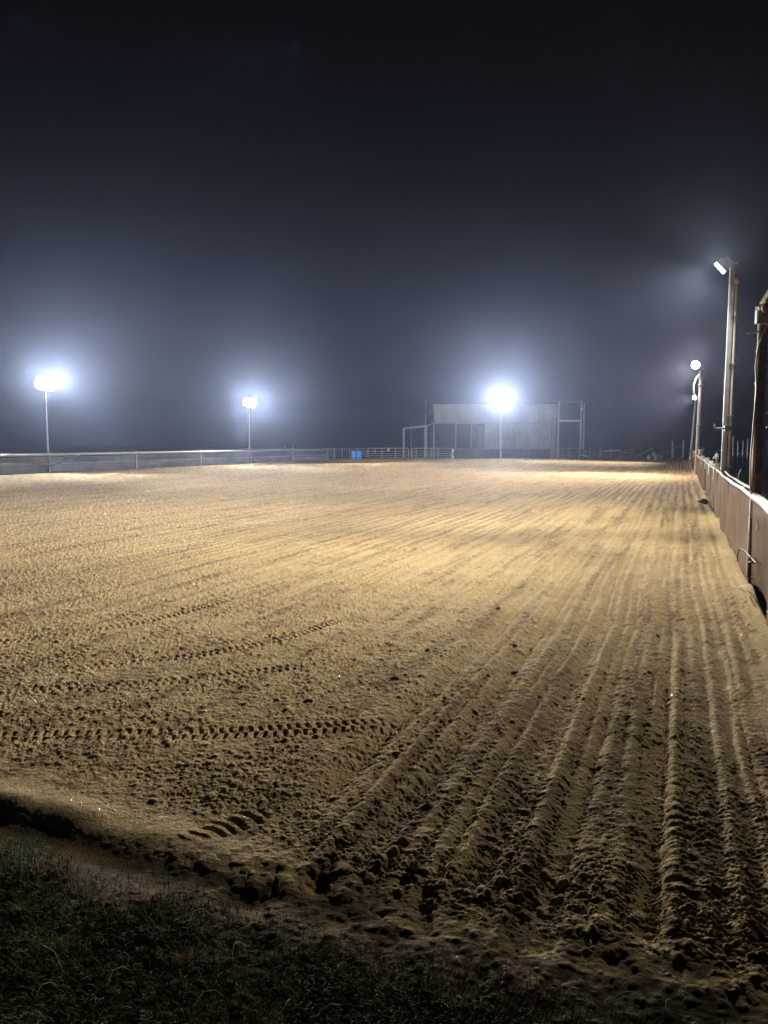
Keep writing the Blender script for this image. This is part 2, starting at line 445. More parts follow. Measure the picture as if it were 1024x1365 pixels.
def near_grid():
    f = 1.0
    d = 1/np.linspace(1/2.2, 1/165.0, int(1250*f))
    d = np.concatenate([np.linspace(.9, 2.2, 60, endpoint=False), d])
    inner = np.linspace(-.56, .56, int(1150*f))
    outer = .56 + (np.linspace(0, 1, 110)**1.6)[1:]*1.4
    tt = np.concatenate([-outer[::-1], inner, outer])
    D, Tt = np.meshgrid(d, tt, indexing='ij')
    x = D*Tt; y = D.copy()
    # slight jitter breaks the rows
    jr = h32(np.floor(x*977), np.floor(y*977), 9)-.5
    z, inside, damp = relief(x, y)
    damp = damp.astype(np.float32).ravel()
    z = z.astype(np.float32)
    edge = sst(150, 165, y)
    z = z*(1-edge) - .06*edge
    R, N = D.shape
    idx = np.arange(R*N).reshape(R, N)
    quads = np.stack([idx[:-1, :-1], idx[:-1, 1:], idx[1:, 1:], idx[1:, :-1]], -1).reshape(-1, 4)
    ins = inside[:-1, :-1].reshape(-1)
    co = np.stack([x, y, z], -1).reshape(-1, 3)
    def make(name, q, m):
        used = np.unique(q)
        remap = np.zeros(R*N, dtype=np.int64); remap[used] = np.arange(len(used))
        qq = remap[q]
        me = bpy.data.meshes.new(name)
        me.vertices.add(len(used)); me.vertices.foreach_set('co', co[used].astype(np.float32).ravel())
        me.loops.add(qq.size); me.loops.foreach_set('vertex_index', qq.astype(np.int32).ravel())
        me.polygons.add(len(qq))
        me.polygons.foreach_set('loop_start', np.arange(0, qq.size, 4, dtype=np.int32))
        me.polygons.foreach_set('use_smooth', np.ones(len(qq), dtype=bool))
        me.materials.append(m)
        at_ = me.attributes.new('damp', 'FLOAT', 'POINT'); at_.data.foreach_set('value', damp[used])
        me.update(calc_edges=True); me.validate()
        o = bpy.data.objects.new(name, me); C.objects.link(o)
        return o
    a = make('arena_sand', quads[ins], SAND); tag(a, 'raked tan sand of the riding arena', None, None, 'structure')
    b = make('ground', quads[~ins], DIRT); tag(b, 'dark soil and turf around the arena', None, None, 'structure')
near_grid()

far = MB()
far.sheet([[(-300, -100, -.30), (300, -100, -.30)], [(-300, 330, -.30), (300, 330, -.30)]], smooth=False)
tag(far.build('field', DIRT), 'dark open field reaching to the horizon', None, None, 'structure')

# ------------------------------------------------------------------ grass
def grass():
    rng = np.random.default_rng(3)
    n = 330000
    y = 1.2 + 3.2*rng.random(n)**.9; x = (rng.random(n)*2-1)*(.75*y)
    s = x*ES.x + y*ES.y; t = x*ET.x + y*ET.y
    ds = s - s_edge(t)
    dens = sst(-.05, -.55, ds)*(.25 + .75*sst(-.3, .25, fbm(x/.45, y/.45, 700, 3)))*sst(1.9, .6, t)
    dens = dens*(1 - .6*sst(-.2, .8, t)*sst(-1.2, -.4, ds))
    keep = rng.random(n) < dens
    x, y = x[keep], y[keep]
    # rough turf beyond the right fence
    m = 26000
    s2 = 6 + 34*rng.random(m)**1.3; t2 = T_RIGHT + .25 + 9*rng.random(m)
    x2 = s2*ES.x + t2*ET.x; y2 = s2*ES.y + t2*ET.y
    k2 = rng.random(m) < sst(-.4, .4, fbm(x2/1.3, y2/1.3, 710, 3))
    x2, y2 = x2[k2], y2[k2]
    # a few tufts creeping over the lip
    x = np.concatenate([x, x2]); y = np.concatenate([y, y2])
    z, _, _ = relief(x, y)
    n = len(x)
    ln = .02 + .05*rng.random(n)**2.2; ln[-len(x2):] *= 1.6
    wd = .0009 + .0011*rng.random(n); wd[-len(x2):] *= 2.2
    az = rng.random(n)*2*math.pi; lean = .3 + 1.0*rng.random(n)
    dx, dy = np.cos(az), np.sin(az); px_, py_ = -dy, dx
    v = np.zeros((n, 5, 3), dtype=np.float32)
    for i, (k, w) in enumerate(((0, 1), (0, -1), (.55, .8), (.55, -.8), (1, 0))):
        hz = ln*(k*np.cos(lean*k*.75)); out = ln*(k*np.sin(lean*k*.9))
        v[:, i, 0] = x + dx*out + px_*wd*w; v[:, i, 1] = y + dy*out + py_*wd*w; v[:, i, 2] = z - .004 + hz
    base = (np.arange(n)*5)[:, None]
    f1 = base + np.array([[0, 1, 3, 2]]); f2 = base + np.array([[2, 3, 4]])
    me = bpy.data.meshes.new('grass')
    me.vertices.add(n*5); me.vertices.foreach_set('co', v.ravel())
    loops = np.concatenate([f1.ravel(), f2.ravel()]).astype(np.int32)
    me.loops.add(len(loops)); me.loops.foreach_set('vertex_index', loops)
    me.polygons.add(2*n)
    me.polygons.foreach_set('loop_start', np.concatenate([np.arange(n)*4, 4*n + np.arange(n)*3]).astype(np.int32))
    gm = mat('grass_blades', (.040, .085, .008), .75, 0, .5, 5, col2=(.066, .078, .016), spec=.1)
    me.materials.append(gm)
    me.update(calc_edges=True); me.validate()
    o = bpy.data.objects.new('grass', me); C.objects.link(o)
    tag(o, 'short dark green grass at the near edge of the sand', None, None, 'stuff')
grass()

# dry stalks, each a thin bent stem lying in the soil
def stalks():
    rng = random.Random(5)
    mb = MB()
    for i in range(70):
        y = rng.uniform(1.8, 4.3); x = rng.uniform(-.62, .5)*y
        s = x*ES.x + y*ES.y; t = x*ET.x + y*ET.y
        if s > 3.35 or (t > .3 and rng.random() < .6): continue
        z = float(relief(np.array([x]), np.array([y]))[0][0])
        a = rng.uniform(0, 6.28); l = rng.uniform(.05, .16)
        pts = [Vector((x, y, z+.004)) + Vector((math.cos(a+.5*k), math.sin(a+.5*k), 0))*(l*k) + Vector((0, 0, .05*l/.1*math.sin(k*2.6))) for k in (0, .33, .66, 1)]
        mb.tube(pts, .0011, 4, False)
    o = mb.build('dry_grass', mat('straw', (.36, .31, .2), .7, 0, .3, 9))
    tag(o, 'dry pale straw stems strewn over the soil and grass', None, None, 'stuff')
stalks()

# ------------------------------------------------------------------ light poles
def spot(name, loc, target, power, col, size=150, blend=.5, rad=.15, parent=None):
    l = bpy.data.lights.new(name, 'SPOT'); l.energy = power; l.color = col
    l.spot_size = math.radians(size); l.spot_blend = blend; l.shadow_soft_size = rad
    o = bpy.data.objects.new(name, l)
    loc = Vector(loc)
    o.location = loc - (parent_loc(parent) if parent is not None else Vector((0, 0, 0)))
    o.rotation_euler = (Vector(target) - loc).to_track_quat('-Z', 'Y').to_euler()
    C.objects.link(o)
    if parent is not None: o.parent = parent
    return o

def lamp_head(root, c, aim, w, h, dpt, lens, power, col, size=150, arm_from=None, hous=None, beam=None, halo=0, rnd=False, spread=62):
    """a floodlight: tapered housing with cooling fins, visor, yoke and a glass front"""
    c = Vector(c); n = (Vector(aim) - c).normalized()
    r = n.cross(Vector((0, 0, 1))).normalized(); u = r.cross(n)
    mb = MB()
    fr = [c + r*(a*w/2) + u*(b*h/2) for a, b in ((-1, -1), (1, -1), (1, 1), (-1, 1))]
    mid = [c - n*dpt*.35 + r*(a*w*.5) + u*(b*h*.5) for a, b in ((-1, -1), (1, -1), (1, 1), (-1, 1))]
    bk = [c - n*dpt + r*(a*w*.28) + u*(b*h*.28) for a, b in ((-1, -1), (1, -1), (1, 1), (-1, 1))]
    vs = fr + mid + bk
    fs = [(4+i, 4+(i+1) % 4, (i+1) % 4, i) for i in range(4)] + [(8+i, 8+(i+1) % 4, 4+(i+1) % 4, 4+i) for i in range(4)] + [(8, 11, 10, 9)]
    if rnd:
        mb.lathe(c, [(w*.5, .03), (w*.53, .03), (w*.53, -.02), (w*.47, -dpt*.35), (w*.32, -dpt*.75), (w*.16, -dpt), (0, -dpt)], 24, n)
        mb.box(c - n*dpt*1.05, r*.08, u*.08, n*.09)
    else:
        mb.add(vs, fs)
    for k in range(0 if rnd else 5):                                                   # fins on the back
        a = (k-2)*.12*w*2
        mb.box(c - n*(dpt*.72) + r*a, r*.006, u*(h*.36), n*(dpt*.30))
    for a, b, la, lb in () if rnd else ((0, 1, w/2+.012, .012), (0, -1, w/2+.012, .012), (1, 0, .012, h/2), (-1, 0, .012, h/2)):   # front rim
        mb.box(c + n*.012 + r*(a*(w/2)) + u*(b*(h/2)), r*la, u*lb, n*.016)
    head = mb.build('lamp_head', hous or M['pale'], root)
    g = MB()
    if rnd: g.lathe(c, [(w*.49, .0), (w*.49, .015), (w*.35, .045), (w*.15, .06), (0, .065)], 24, n)
    else: g.box(c + n*.004, r*(w/2-.012), u*(h/2-.012), n*.004)
    g.build('lamp_glass', lens, head)
    if arm_from is not None:
        y = MB()
        y.tube([Vector(arm_from), c - n*dpt*.9], .028, 8)
        y.box(c - n*dpt*.55, r*(w/2+.03), u*.02, n*.02)
        y.build('yoke', M['galv'], head)
    if power: spot('floodlight_beam', c + n*.06, beam or aim, power, col, size, 1.0, max(w, h)*.4, root)
    if halo:                                                            # added spot aimed towards the camera, makes the haze glow round the lamp
        spot('halo_spot', c + n*.07, c + (Vector((-c.x, -c.y, 0)).normalized() + Vector((0, 0, .23)))*9 if spread < 100 else aim, halo, col, spread, 1.0, max(w, h)*.4, root)
    return head

COOL = (1.0, .95, .87)
WARM = (1.0, .91, .76)
GRP = 'floodlight poles around the arena'

def beams(root, pos, col, rows, rad=.25):
    """the uneven pattern a reflector throws: (aim x, y, z, cone, watts)"""
    for x, y, z, a, p in rows:
        spot('floodlight_beam', pos, (x, y, z), p, col, a, 1.0, rad, root)

def left_pole(s, top, label, power, aims, brace=False, halo=0):
    base = P(s, T_LEFT - .08)
    root = thing('floodlight_pole', base, label, 'light pole', GRP)
    m = MB(); m.tube([base + Vector((0, 0, -.2)), base + Vector((0, 0, top-.05))], .085, 14, True, .07); m.build('pole', M['pale'], root)
    m = MB(); m.box(base + Vector((0, 0, top-.06)), ES*.62, ET*.035, Vector((0, 0, .035)))
    m.lathe(base + Vector((0, 0, top-.2)), [(.0, 0), (.1, 0), (.1, .12), (.0, .12)], 12)
    m.build('crossarm', M['galv'], root)
    m = MB(); m.lathe(base, [(.0, .0), (.17, .0), (.17, .04), (.1, .06), (.09, .25)], 14); m.build('base_collar', M['galv'], root)
    for k, aim in zip((-.42, .42), aims):
        c = base + ES*k + ET*.16 + Vector((0, 0, top+.12))
        lamp_head(root, c, aim.lerp(P(6, -3, 2), .6), .86, .86, .42, LENS_COOL, power, COOL, 78, base + ES*k + Vector((0, 0, top-.03)), beam=aim, halo=halo, rnd=True)
    if brace:
        m = MB(); m.tube([P(s, T_LEFT-.02, .35), P(s, T_LEFT-.02) + Vector((2.2, -.1, 1.25))], .05, 8); m.build('brace', M['pale'], root)
        m = MB(); m.tube([P(s, T_LEFT-.02, .30), P(s, T_LEFT-.02) + Vector((-1.4, .1, .62))], .035, 8); m.build('stay', M['pale'], root)
    return root

PW = 15000
S_OF = lambda z: z*ES.y + (TAN*z + T_LEFT/ES.y)*ES.x
def s_for_px(px):
    z = (-T_LEFT/ES.y)/(TAN + (512-px)/F)
    X = TAN*z + T_LEFT/ES.y
    return z*ES.y + X*ES.x
s1, s2 = s_for_px(66), s_for_px(334)
def az_aim(s, deg, el, t0=T_LEFT, z=6.1):
    a = math.radians(deg)
    return P(s, t0, z) + (ES*-math.cos(a) + ET*math.sin(a))*30 + Vector((0, 0, 30*math.tan(math.radians(el))))
r_ = left_pole(s1, 6.0, 'tall pole with the glaring white floodlight at the fence nearest the left edge', 0, [az_aim(s1, 76, 6), az_aim(s1, 84, 4)], True, 29000)
beams(r_, P(s1, T_LEFT+.2, 6.15), COOL, [(-3.9, 33.8, 6, 50, 64000), (-3.9, 33.8, 0, 90, 11000)], .5)
r_ = left_pole(s2, 6.0, 'floodlight pole with a smaller white glare midway along the grey cloth fence', 0, [az_aim(s2, 62, 5), az_aim(s2, 75, 4)], False, 18000)
beams(r_, P(s2, T_LEFT+.2, 6.15), COOL, [(12.8, 37.9, 0, 50, 38500), (-12.7, 13.5, 0, 84, 42000), (23.9, 65.8, 6, 90, 55000), (10, 102, 4, 56, 34000)], .5)

# far pole before the shed
b3 = at(667.5, 610, 97.2); b3.z = 0
root = thing('floodlight_pole', b3, 'floodlight pole glaring in front of the pale metal shed', 'light pole', GRP)
m = MB(); m.tube([b3 + Vector((0, 0, -.2)), b3 + Vector((0, 0, 7.3))], .085, 14, True, .07); m.build('pole', M['pale'], root)
m = MB(); m.box(b3 + Vector((0, 0, 7.3)), (.75, 0, 0), (0, .035, 0), (0, 0, .035)); m.build('crossarm', M['galv'], root)
for k in (-.55, .55):
    lamp_head(root, b3 + Vector((k, -.18, 7.6)), P(42, -12) if k < 0 else P(38, -6), 1.0, 1.0, .5, LENS_COOL, 0, COOL, 90, b3 + Vector((k, 0, 7.33)), halo=70000, rnd=True)

# ---- right-hand poles
# nearest: square pale post with conduit and a warm floodlight turned into the arena
b1 = at(964, 632, 19.6); b1.z = 0
t1 = at(977, 352, 19.6)
root = thing('floodlight_pole', b1, 'tall square pale grey post with warm floodlight and conduit above the board fence', 'light pole', GRP)
top = Vector((t1.x, t1.y, t1.z))
axis = top - b1; L1 = axis.length; az_ = axis.normalized()
m = MB(); m.box(b1 + axis*.5, ET*.066, ES*.066, axis*.5, .015)
m.box(top + az_*.02, ET*.12, ES*.1, az_*.02)
m.build('post', M['pale'], root)
m = MB()
co_ = Vector((.100, -.07, 0))
m.tube([b1 + co_ + az_*.0, b1 + co_ + axis*.93], .042, 10)
m.lathe(b1 + co_ + axis*.925, [(0, 0), (.07, 0), (.085, .05), (.085, .14), (.0, .16)], 12, az_)
m.build('conduit', M['clean'], root)
for k in (.08, .22, .42, .62, .8):
    m = MB(); m.box(b1 + co_*.8 + az_*(L1*k), ET*.09, ES*.06, az_*.012); m.build('clip', M['galv'], root)
hp = b1 + az_*(L1*.372)
m = MB(); m.tube([hp + Vector((.12, -.1, 0)), hp + Vector((-.26, -.1, 0)), hp + Vector((-.32, -.1, .03)), hp + Vector((-.33, -.1, .12))], .026, 8)
m.box(hp + Vector((.03, -.1, .0)), (.1, 0, 0), (0, .03, 0), (0, 0, .07))
m.build('hook_bolt', M['galv'], root)
hc = at(961, 356.5, 19.45)
lamp_head(root, hc, hc + Vector((-.72, .18, -.66))*10, .30, .33, .27, LENS_WARM, 0, WARM, 92, top + Vector((-.02, -.05, -.02)), M['pale'], beam=hc + Vector((-.93, -.16, -.245))*10, halo=3600)
beams(root, hc + Vector((-.14, .02, -.10)), WARM, [(-11.6, 8.9, 0, 50, 9400), (-28.3, 15.5, 0, 50, 14200), (-4.9, 9.4, 0, 50, 9500), (3.8, 12.5, 0, 50, 4600),
    (-25, 23.8, 0, 50, 11500), (-21.7, 32.2, 0, 50, 12000), (-14.6, 23, 0, 90, 4000), (8.6, 36, 0, 80, 3000), (6.2, 20.4, 0, 90, 1500),
    (-4.9, 25.6, 0, 120, 1500), (2.6, 17.6, 0, 60, 1100), (-1, 18.2, 0, 46, 1900), (2.6, 8.8, 0, 34, 2600), (-1.4, 9.0, 0, 34, 2300), (4.5, 18.6, 0, 56, 700), (5, 25, 0, 60, 1500)], .15)

# second: round pole with a cable loop
b2 = at(929, 606, 52); b2.z = 0
t2 = at(935, 494, 52)
root = thing('floodlight_pole', b2, 'pale round pole with a looping cable and white lamp, second along the board fence', 'light pole', GRP)
ax = t2 - b2
m = MB(); m.tube([b2, b2 + ax], .125, 14, True, .10); m.build('pole', M['pale'], root)
for k in (.47, .86, .93):
    m = MB(); m.lathe(b2 + ax*k, [(.11, -.06), (.16, -.06), (.16, .06), (.11, .06)], 12); m.build('collar', M['galv'], root)
m = MB(); m.tube([b2 + ax*.98 + Vector((-.1, -.1, 0)), b2 + ax*.93 + Vector((-.34, -.1, 0)), b2 + ax*.86 + Vector((-.5, -.1, 0)), b2 + ax*.78 + Vector((-.48, -.1, 0)), b2 + ax*.73 + Vector((-.2, -.1, 0))], .055, 8); m.build('cable_loop', M['white'], root)
hc = at(927.5, 486.5, 51.7)
lamp_head(root, hc, P(22, -9), .52, .52, .32, LENS_COOL, 0, (1, .82, .68), 120, t2 + Vector((0, 0, -.05)), beam=hc + Vector((-.78, -.50, -.42))*10, halo=11000, rnd=True)
beams(root, hc + Vector((-.1, 0, -.05)), (1, .80, .66), [(-20, 64, 1, 46, 42000), (9.5, 45.7, 0, 90, 32800), (10.6, 48.5, 0, 120, 5200), (17.6, 55.4, 0, 120, 2500)])
# third: leaning pole
b_3 = at(921.5, 600, 86); b_3.z = 0
t_3 = at(928, 534, 86)
root = thing('floodlight_pole', b_3, 'farthest pole along the board fence, leaning, with a small white lamp', 'light pole', GRP)
m = MB(); m.tube([b_3, t_3], .2, 12, True, .15); m.build('pole', M['galv'], root)
hc = at(926, 530, 85.5)
lamp_head(root, hc, P(60, -12), .42, .42, .35, emat('dim_lamp_glass', (1, .97, .9), 12), 0, (1, .88, .74), 130, t_3 + Vector((0, 0, -.2)))
beams(root, hc + Vector((-.1, 0, -.05)), (1, .86, .74), [(6.4, 70.6, 0, 70, 30000), (4, 88, 0, 60, 16000)])

# ------------------------------------------------------------------ left fence: rail, posts, hanging shade cloth
fence = thing('cloth_fence', P(s1, T_LEFT), 'long low arena fence of pipe rail and sagging grey shade cloth, left side', 'fence')
H_L = 1.28
post_s = [s_for_px(x) for x in (66, 182, 268, 334, 390, 436, 445.5)]
gap = post_s[1]-post_s[0]
post_s = [post_s[0]-2*gap, post_s[0]-gap] + post_s
for s in post_s:
    m = MB(); m.tube([P(s, T_LEFT, -.2), P(s, T_LEFT, H_L+.12)], .10, 10); m.lathe(P(s, T_LEFT, H_L+.12), [(.10, 0), (.07, .05), (0, .07)], 10); m.build('post', M['galv'], fence)
m = MB(); m.tube([P(post_s[0], T_LEFT+.11, H_L), P(post_s[-1], T_LEFT+.11, H_L)], .10, 12); m.build('rail', M['galv'], fence)
m = MB(); m.tube([P(post_s[0], T_LEFT+.06, .66), P(post_s[-1], T_LEFT+.06, .60)], .02, 6); m.build('wire', M['galv'], fence)
rng = random.Random(11)
for i in range(len(post_s)-1):
    a, b = post_s[i]+.1, post_s[i+1]-.1
    nx, nz = 60, 14
    ph, ph2 = rng.uniform(0, 6), rng.uniform(0, 6)
    grid = []
    for r in range(nz+1):
        v = r/nz
        row = []
        for c in range(nx+1):
            u = c/nx
            sag = .05*math.sin(math.pi*u)
            z = .02 + (H_L - .10 - sag*1.2 - .02)*v
            bel = (.28*math.sin(math.pi*u)*math.sin(math.pi*min(1, v*1.1))**1.0)*(.7+.5*math.sin(ph)) \
                + .05*math.sin(u*9+ph+v*2.5)*math.sin(math.pi*v) + .05*math.sin(u*4.3+ph2-v*4.)*math.sin(math.pi*v) + .10*max(0, .25-v)*4*(.5+.5*math.sin(u*5+ph2))
            row.append(P(a + (b-a)*u, T_LEFT + .02 - bel*.9, z))
        grid.append(row)
    m = MB(); m.sheet(grid, ET*-.008); m.build('cloth_panel', M['cloth'], fence)
# low pipe barrier rails standing behind the left fence
fb = thing('pipe_rail', P(s1+12, T_LEFT-4), 'thin pale pipe rail standing in the dark behind the cloth fence', 'rail')
m = MB()
a_, b_ = at(352, 597.5, 100), at(438, 596.5, 112)
m.tube([a_, b_], .03, 6)
m.build('rail', M['dark'], fb)
for k in (.3, .42, .62, .82, 1.):
    p = a_.lerp(b_, k)
    m = MB(); m.tube([Vector((p.x, p.y, -.3)), p + Vector((0, 0, .35 if k < .5 else .1))], .05, 6); m.build('post', M['galv'], fb)

# ------------------------------------------------------------------ far end
def px_line(x0, x1, Y0, Y1):
    """ground points under two picture columns at given distances"""
    a = at(x0, 600, Y0); b = at(x1, 600, Y1); a.z = b.z = 0
    return a, b

def pipe_gate(x0, x1, Y0, Y1, ups, label, H=1.38, r=.05, mt='galv'):
    a, b = px_line(x0, x1, Y0, Y1)
    g = thing('pipe_gate', (a+b)/2, label, 'gate', 'pipe gates across the far end')
    n = (b-a).normalized()
    for z in (.18, .42, .68, .96):
        m = MB(); m.tube([a + Vector((0, 0, z)), b + Vector((0, 0, z))], r*.62, 8); m.build('rail', M[mt], g)
    m = MB()
    c = .16
    m.tube([a + Vector((0, 0, .1)), a + Vector((0, 0, H-c)), a + n*c + Vector((0, 0, H)), b - n*c + Vector((0, 0, H)), b + Vector((0, 0, H-c)), b + Vector((0, 0, .1))], r, 8)
    m.build('frame', M[mt], g)
    for ux in ups:
        p = a.lerp(b, (ux-x0)/(x1-x0))
        m = MB(); m.tube([p + Vector((0, -.02, .12)), p + Vector((0, -.02, H))], r*.9, 8); m.build('upright', M[mt], g)
    return g
g = pipe_gate(490.5, 545, 97, 98.5, (509, 527), 'grey five rail pipe gate just right of the blue drums')
p = at(518, 598, 97.6)
m = MB(); m.box(p + Vector((0, -.08, -.15)), (.13, 0, 0), (0, .03, 0), (0, 0, .16)); m.build('latch', M['galv'], g)
p0, _ = px_line(500, 501, 97.3, 97.3)
m = MB(); m.tube([p0 + Vector((0, -.03, .75)), p0 + Vector((0, -.03, 1.36))], .05, 8); m.build('upright', M['galv'], g)
g = pipe_gate(549, 602.5, 98.5, 99, (555, 566, 575, 584), 'grey pipe gate with close uprights, between the other gate and dark barrier')
p, _ = px_line(603, 604, 99, 99)
m = MB(); m.tube([p + Vector((.05, 0, -.1)), p + Vector((.05, 0, 1.42))], .08, 8); hp_ = m.build('hinge_post', M['pale'], g)
for z in (1.05, .2):
    m = MB(); m.box(p + Vector((.1, -.05, z)), (.14, 0, 0), (0, .06, 0), (0, 0, .11)); m.build('hinge', M['white'], hp_)
pipe_gate(734, 771, 99, 99, (742, 746, 750, 759), 'faint pipe gate below the open steel frame of the shed', 1.36, .045)

# dark wire fence left of the drums
a, b = px_line(447, 489, 94, 97)
wf = thing('wire_fence', (a+b)/2, 'short dark wire fence between the cloth fence and the first pipe gate', 'fence')
m = MB(); m.tube([a + Vector((0, 0, 1.28)), b + Vector((0, 0, 1.3))], .03, 6); m.build('rail', M['galv'], wf)
m = MB()
for k in range(9): m.tube([a + Vector((0, 0, .1 + k*.14)), b + Vector((0, 0, .1 + k*.14))], .008, 4)
for k in range(31):
    p = a.lerp(b, k/30); m.tube([p, p + Vector((0, 0, 1.28))], .006, 4)
m.build('wire_mesh', M['dark'], wf)
for ux in (456, 466, 476):
    p = a.lerp(b, (ux-447)/42)
    m = MB(); m.tube([p + Vector((0, 0, -.1)), p + Vector((0, 0, 1.38))], .05, 8); m.build('post', M['galv'], wf)
q0 = a.lerp(b, (481-447)/42)
for z in (.35, .62, .9):
    m = MB(); m.tube([q0 + Vector((0, -.05, z)), b + Vector((0, -.05, z))], .045, 6); m.build('panel_rail', M['galv'], wf)

# blue drums
def drum(px, Y, label):
    c, _ = px_line(px, px+1, Y, Y)
    d = thing('plastic_drum', c, label, 'drum', 'blue drums by the far gate')
    R, H = .34, 1.08
    m = MB()
    m.lathe(c, [(0, 0), (R*.93, 0), (R*.97, .03), (R, .12), (R, .34), (R*1.04, .36), (R*1.04, .40), (R, .42), (R, .68), (R*1.04, .70), (R*1.04, .74), (R, .76), (R, .98), (R*.95, 1.04), (R*.9, H), (R*.86, H-.03), (0, H-.03)], 24)
    m.build('body', M['blue'], d)
    m = MB(); m.lathe(c + Vector((.15, -.1, H-.03)), [(0, .03), (.04, .03), (.05, 0)], 10); m.build('bung', M['white'], d)
drum(471.8, 93.6, 'blue plastic drum by the far gates, the left one of the pair')
drum(479.0, 93.8, 'blue plastic drum by the far gates, the right one beside its twin')

# solid dark barrier
a, b = px_line(605, 733, 99.3, 99.3)
ba = thing('barrier_wall', (a+b)/2, 'low solid dark barrier of sheeting in front of the metal shed', 'barrier')
def ribbed(a, b, z0, z1, pitch, depth, thick=.01):
    n = (b-a); L = n.length; n.normalize(); o = Vector((n.y, -n.x, 0))
    k = int(L/pitch); cols = []
    for i in range(k):
        for f, dd in ((0, 0), (.55, 0), (.68, 1), (.87, 1)):
            cols.append(a + n*((i+f)*pitch) + o*(depth*dd))
    cols.append(b)
    return [[c + Vector((0, 0, z0)) for c in cols], [c + Vector((0, 0, z1)) for c in cols]], -o*thick
gr, th = ribbed(a, b, .04, 1.25, .6, .02)
m = MB(); m.sheet(gr, th, False); m.build('sheeting', M['barrier'], ba)
m = MB(); m.tube([a + Vector((0, -.03, 1.30)), b + Vector((0, -.03, 1.30))], .05, 8); m.build('rail', M['galv'], ba)
for k in range(7):
    p = a.lerp(b, k/6)
    m = MB(); m.box(p + Vector((0, .08, .62)), (.05, 0, 0), (0, .05, 0), (0, 0, .70)); m.build('post', M['galv'], ba)

# shed -------------------------------------------------------------
YS = 108.0
def X(px, Y=YS): return at(px, 600, Y).x
def Z(py, Y=YS): return at(600, py, Y).z
sh = thing('metal_shed', (X(660), YS, 0), 'big pale metal shed with open bays and a bare steel frame', 'shed')
x0, x1 = X(578), X(741)
zt, zb = Z(539.5), Z(563)
a, b = Vector((x0, YS, 0)), Vector((x1, YS, 0))
gr, th = ribbed(a, b, zb, zt, .42, .03)
m = MB(); m.sheet(gr, th, False); m.build('fascia', M['fascia'], sh)
gr, th = ribbed(Vector((X(648), YS+.15, 0)), Vector((X(737), YS+.15, 0)), .0, zb-.02, .42, .045)
m = MB(); m.sheet(gr, th, False); m.build('front_wall', M['corr'], sh)
m = MB(); m.box(((x0+x1)/2, YS+.1, zb-.12), ((x1-x0)/2, 0, 0), (0, .08, 0), (0, 0, .10)); m.build('lintel', M['corr'], sh)
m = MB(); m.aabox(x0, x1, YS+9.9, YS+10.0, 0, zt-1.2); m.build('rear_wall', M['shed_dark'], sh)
m = MB(); m.aabox(x1-.1, x1, YS+.25, YS+9.85, 0, zt-1.2); m.build('side_wall', M['corr'], sh)
m = MB(); m.aabox(X(648), X(648)+.08, YS+.3, YS+9.85, 0, zb-.3); m.build('inner_wall', M['corr'], sh)
m = MB()
m.sheet([[Vector((x0-.2, YS+.06, zt+.02)), Vector((x1+.2, YS+.06, zt+.02))], [Vector((x0-.2, YS+10.3, zt-1.1)), Vector((x1+.2, YS+10.3, zt-1.1))]], Vector((0, 0, .05)), False)
m.build('roof', M['fascia'], sh)
for px in (578.5, 607.5, 628, 647.2):
    m = MB(); m.box((X(px), YS+.02, (zb-.25)/2), (.10, 0, 0), (0, .06, 0), (0, 0, (zb-.25)/2)); m.build('post', M['galv'], sh)
m = MB(); m.box((X(738.5), YS-.02, zb/2), (.14, 0, 0), (0, .1, 0), (0, 0, zb/2)); m.build('corner_post', M['fascia'], sh)
# lean-to frame at its left
fz = MB()
m = MB(); m.tube([Vector((X(538.5), YS, 0)), Vector((X(538.5), YS, Z(571)))], .15, 8); m.build('lean_to_post', M['pale'], sh)
m = MB(); m.tube([Vector((X(549), YS+3, 0)), Vector((X(549), YS+3, Z(572)))], .07, 8); m.build('lean_to_post', M['galv'], sh)
m = MB(); m.box((X(567.5), YS, Z(568)/2), (.22, 0, 0), (0, .1, 0), (0, 0, Z(568)/2)); m.build('lean_to_post', M['galv'], sh)
m = MB(); m.tube([Vector((X(537.5), YS-.02, Z(571.5))), Vector((X(568), YS-.02, Z(568)))], .13, 8); m.build('lean_to_beam', M['pale'], sh)
m = MB(); m.tube([Vector((X(568), YS-.02, Z(568))), Vector((X(578), YS-.02, Z(564)))], .09, 8); m.build('lean_to_beam', M['galv'], sh)
# open steel frame at its right
for px, py, r in ((743, 535.5, .11), (773, 534.5, .11), (777, 537, .08)):
    m = MB(); m.box((X(px), YS-.3, Z(py)/2), (r, 0, 0), (0, r, 0), (0, 0, Z(py)/2)); m.build('frame_post', M['pale'], sh)
m = MB(); m.box(((X(743)+X(773))/2, YS-.3, Z(535.5)), ((X(773)-X(743))/2-.05, 0, 0), (0, .08, 0), (0, 0, .09)); m.build('frame_beam', M['galv'], sh)
m = MB(); m.box(((X(743)+X(773))/2, YS-.3, Z(561)), ((X(773)-X(743))/2-.17, 0, 0), (0, .12, 0), (0, 0, .13)); m.build('frame_beam', M['white'], sh)
m = MB(); m.box((X(773), YS-.52, Z(546)), (.12, 0, 0), (0, .05, 0), (0, 0, .12)); m.build('frame_bracket', M['white'], sh)
# thin mast
mb_ = Vector((X(567, 106.5), 106.5, 0))
ms = thing('mast', mb_, 'thin upright mast at the left end of the metal shed', 'mast')
m = MB(); m.tube([mb_ + Vector((0, 0, -.3)), mb_ + Vector((0, 0, Z(533, 106.5)))], .07, 8, True, .035); m.build('pole', M['galv'], ms)
m = MB(); m.lathe(mb_, [(0, 0), (.2, 0), (.2, .05), (.08, .1)], 10); m.build('base_plate', M['galv'], ms)

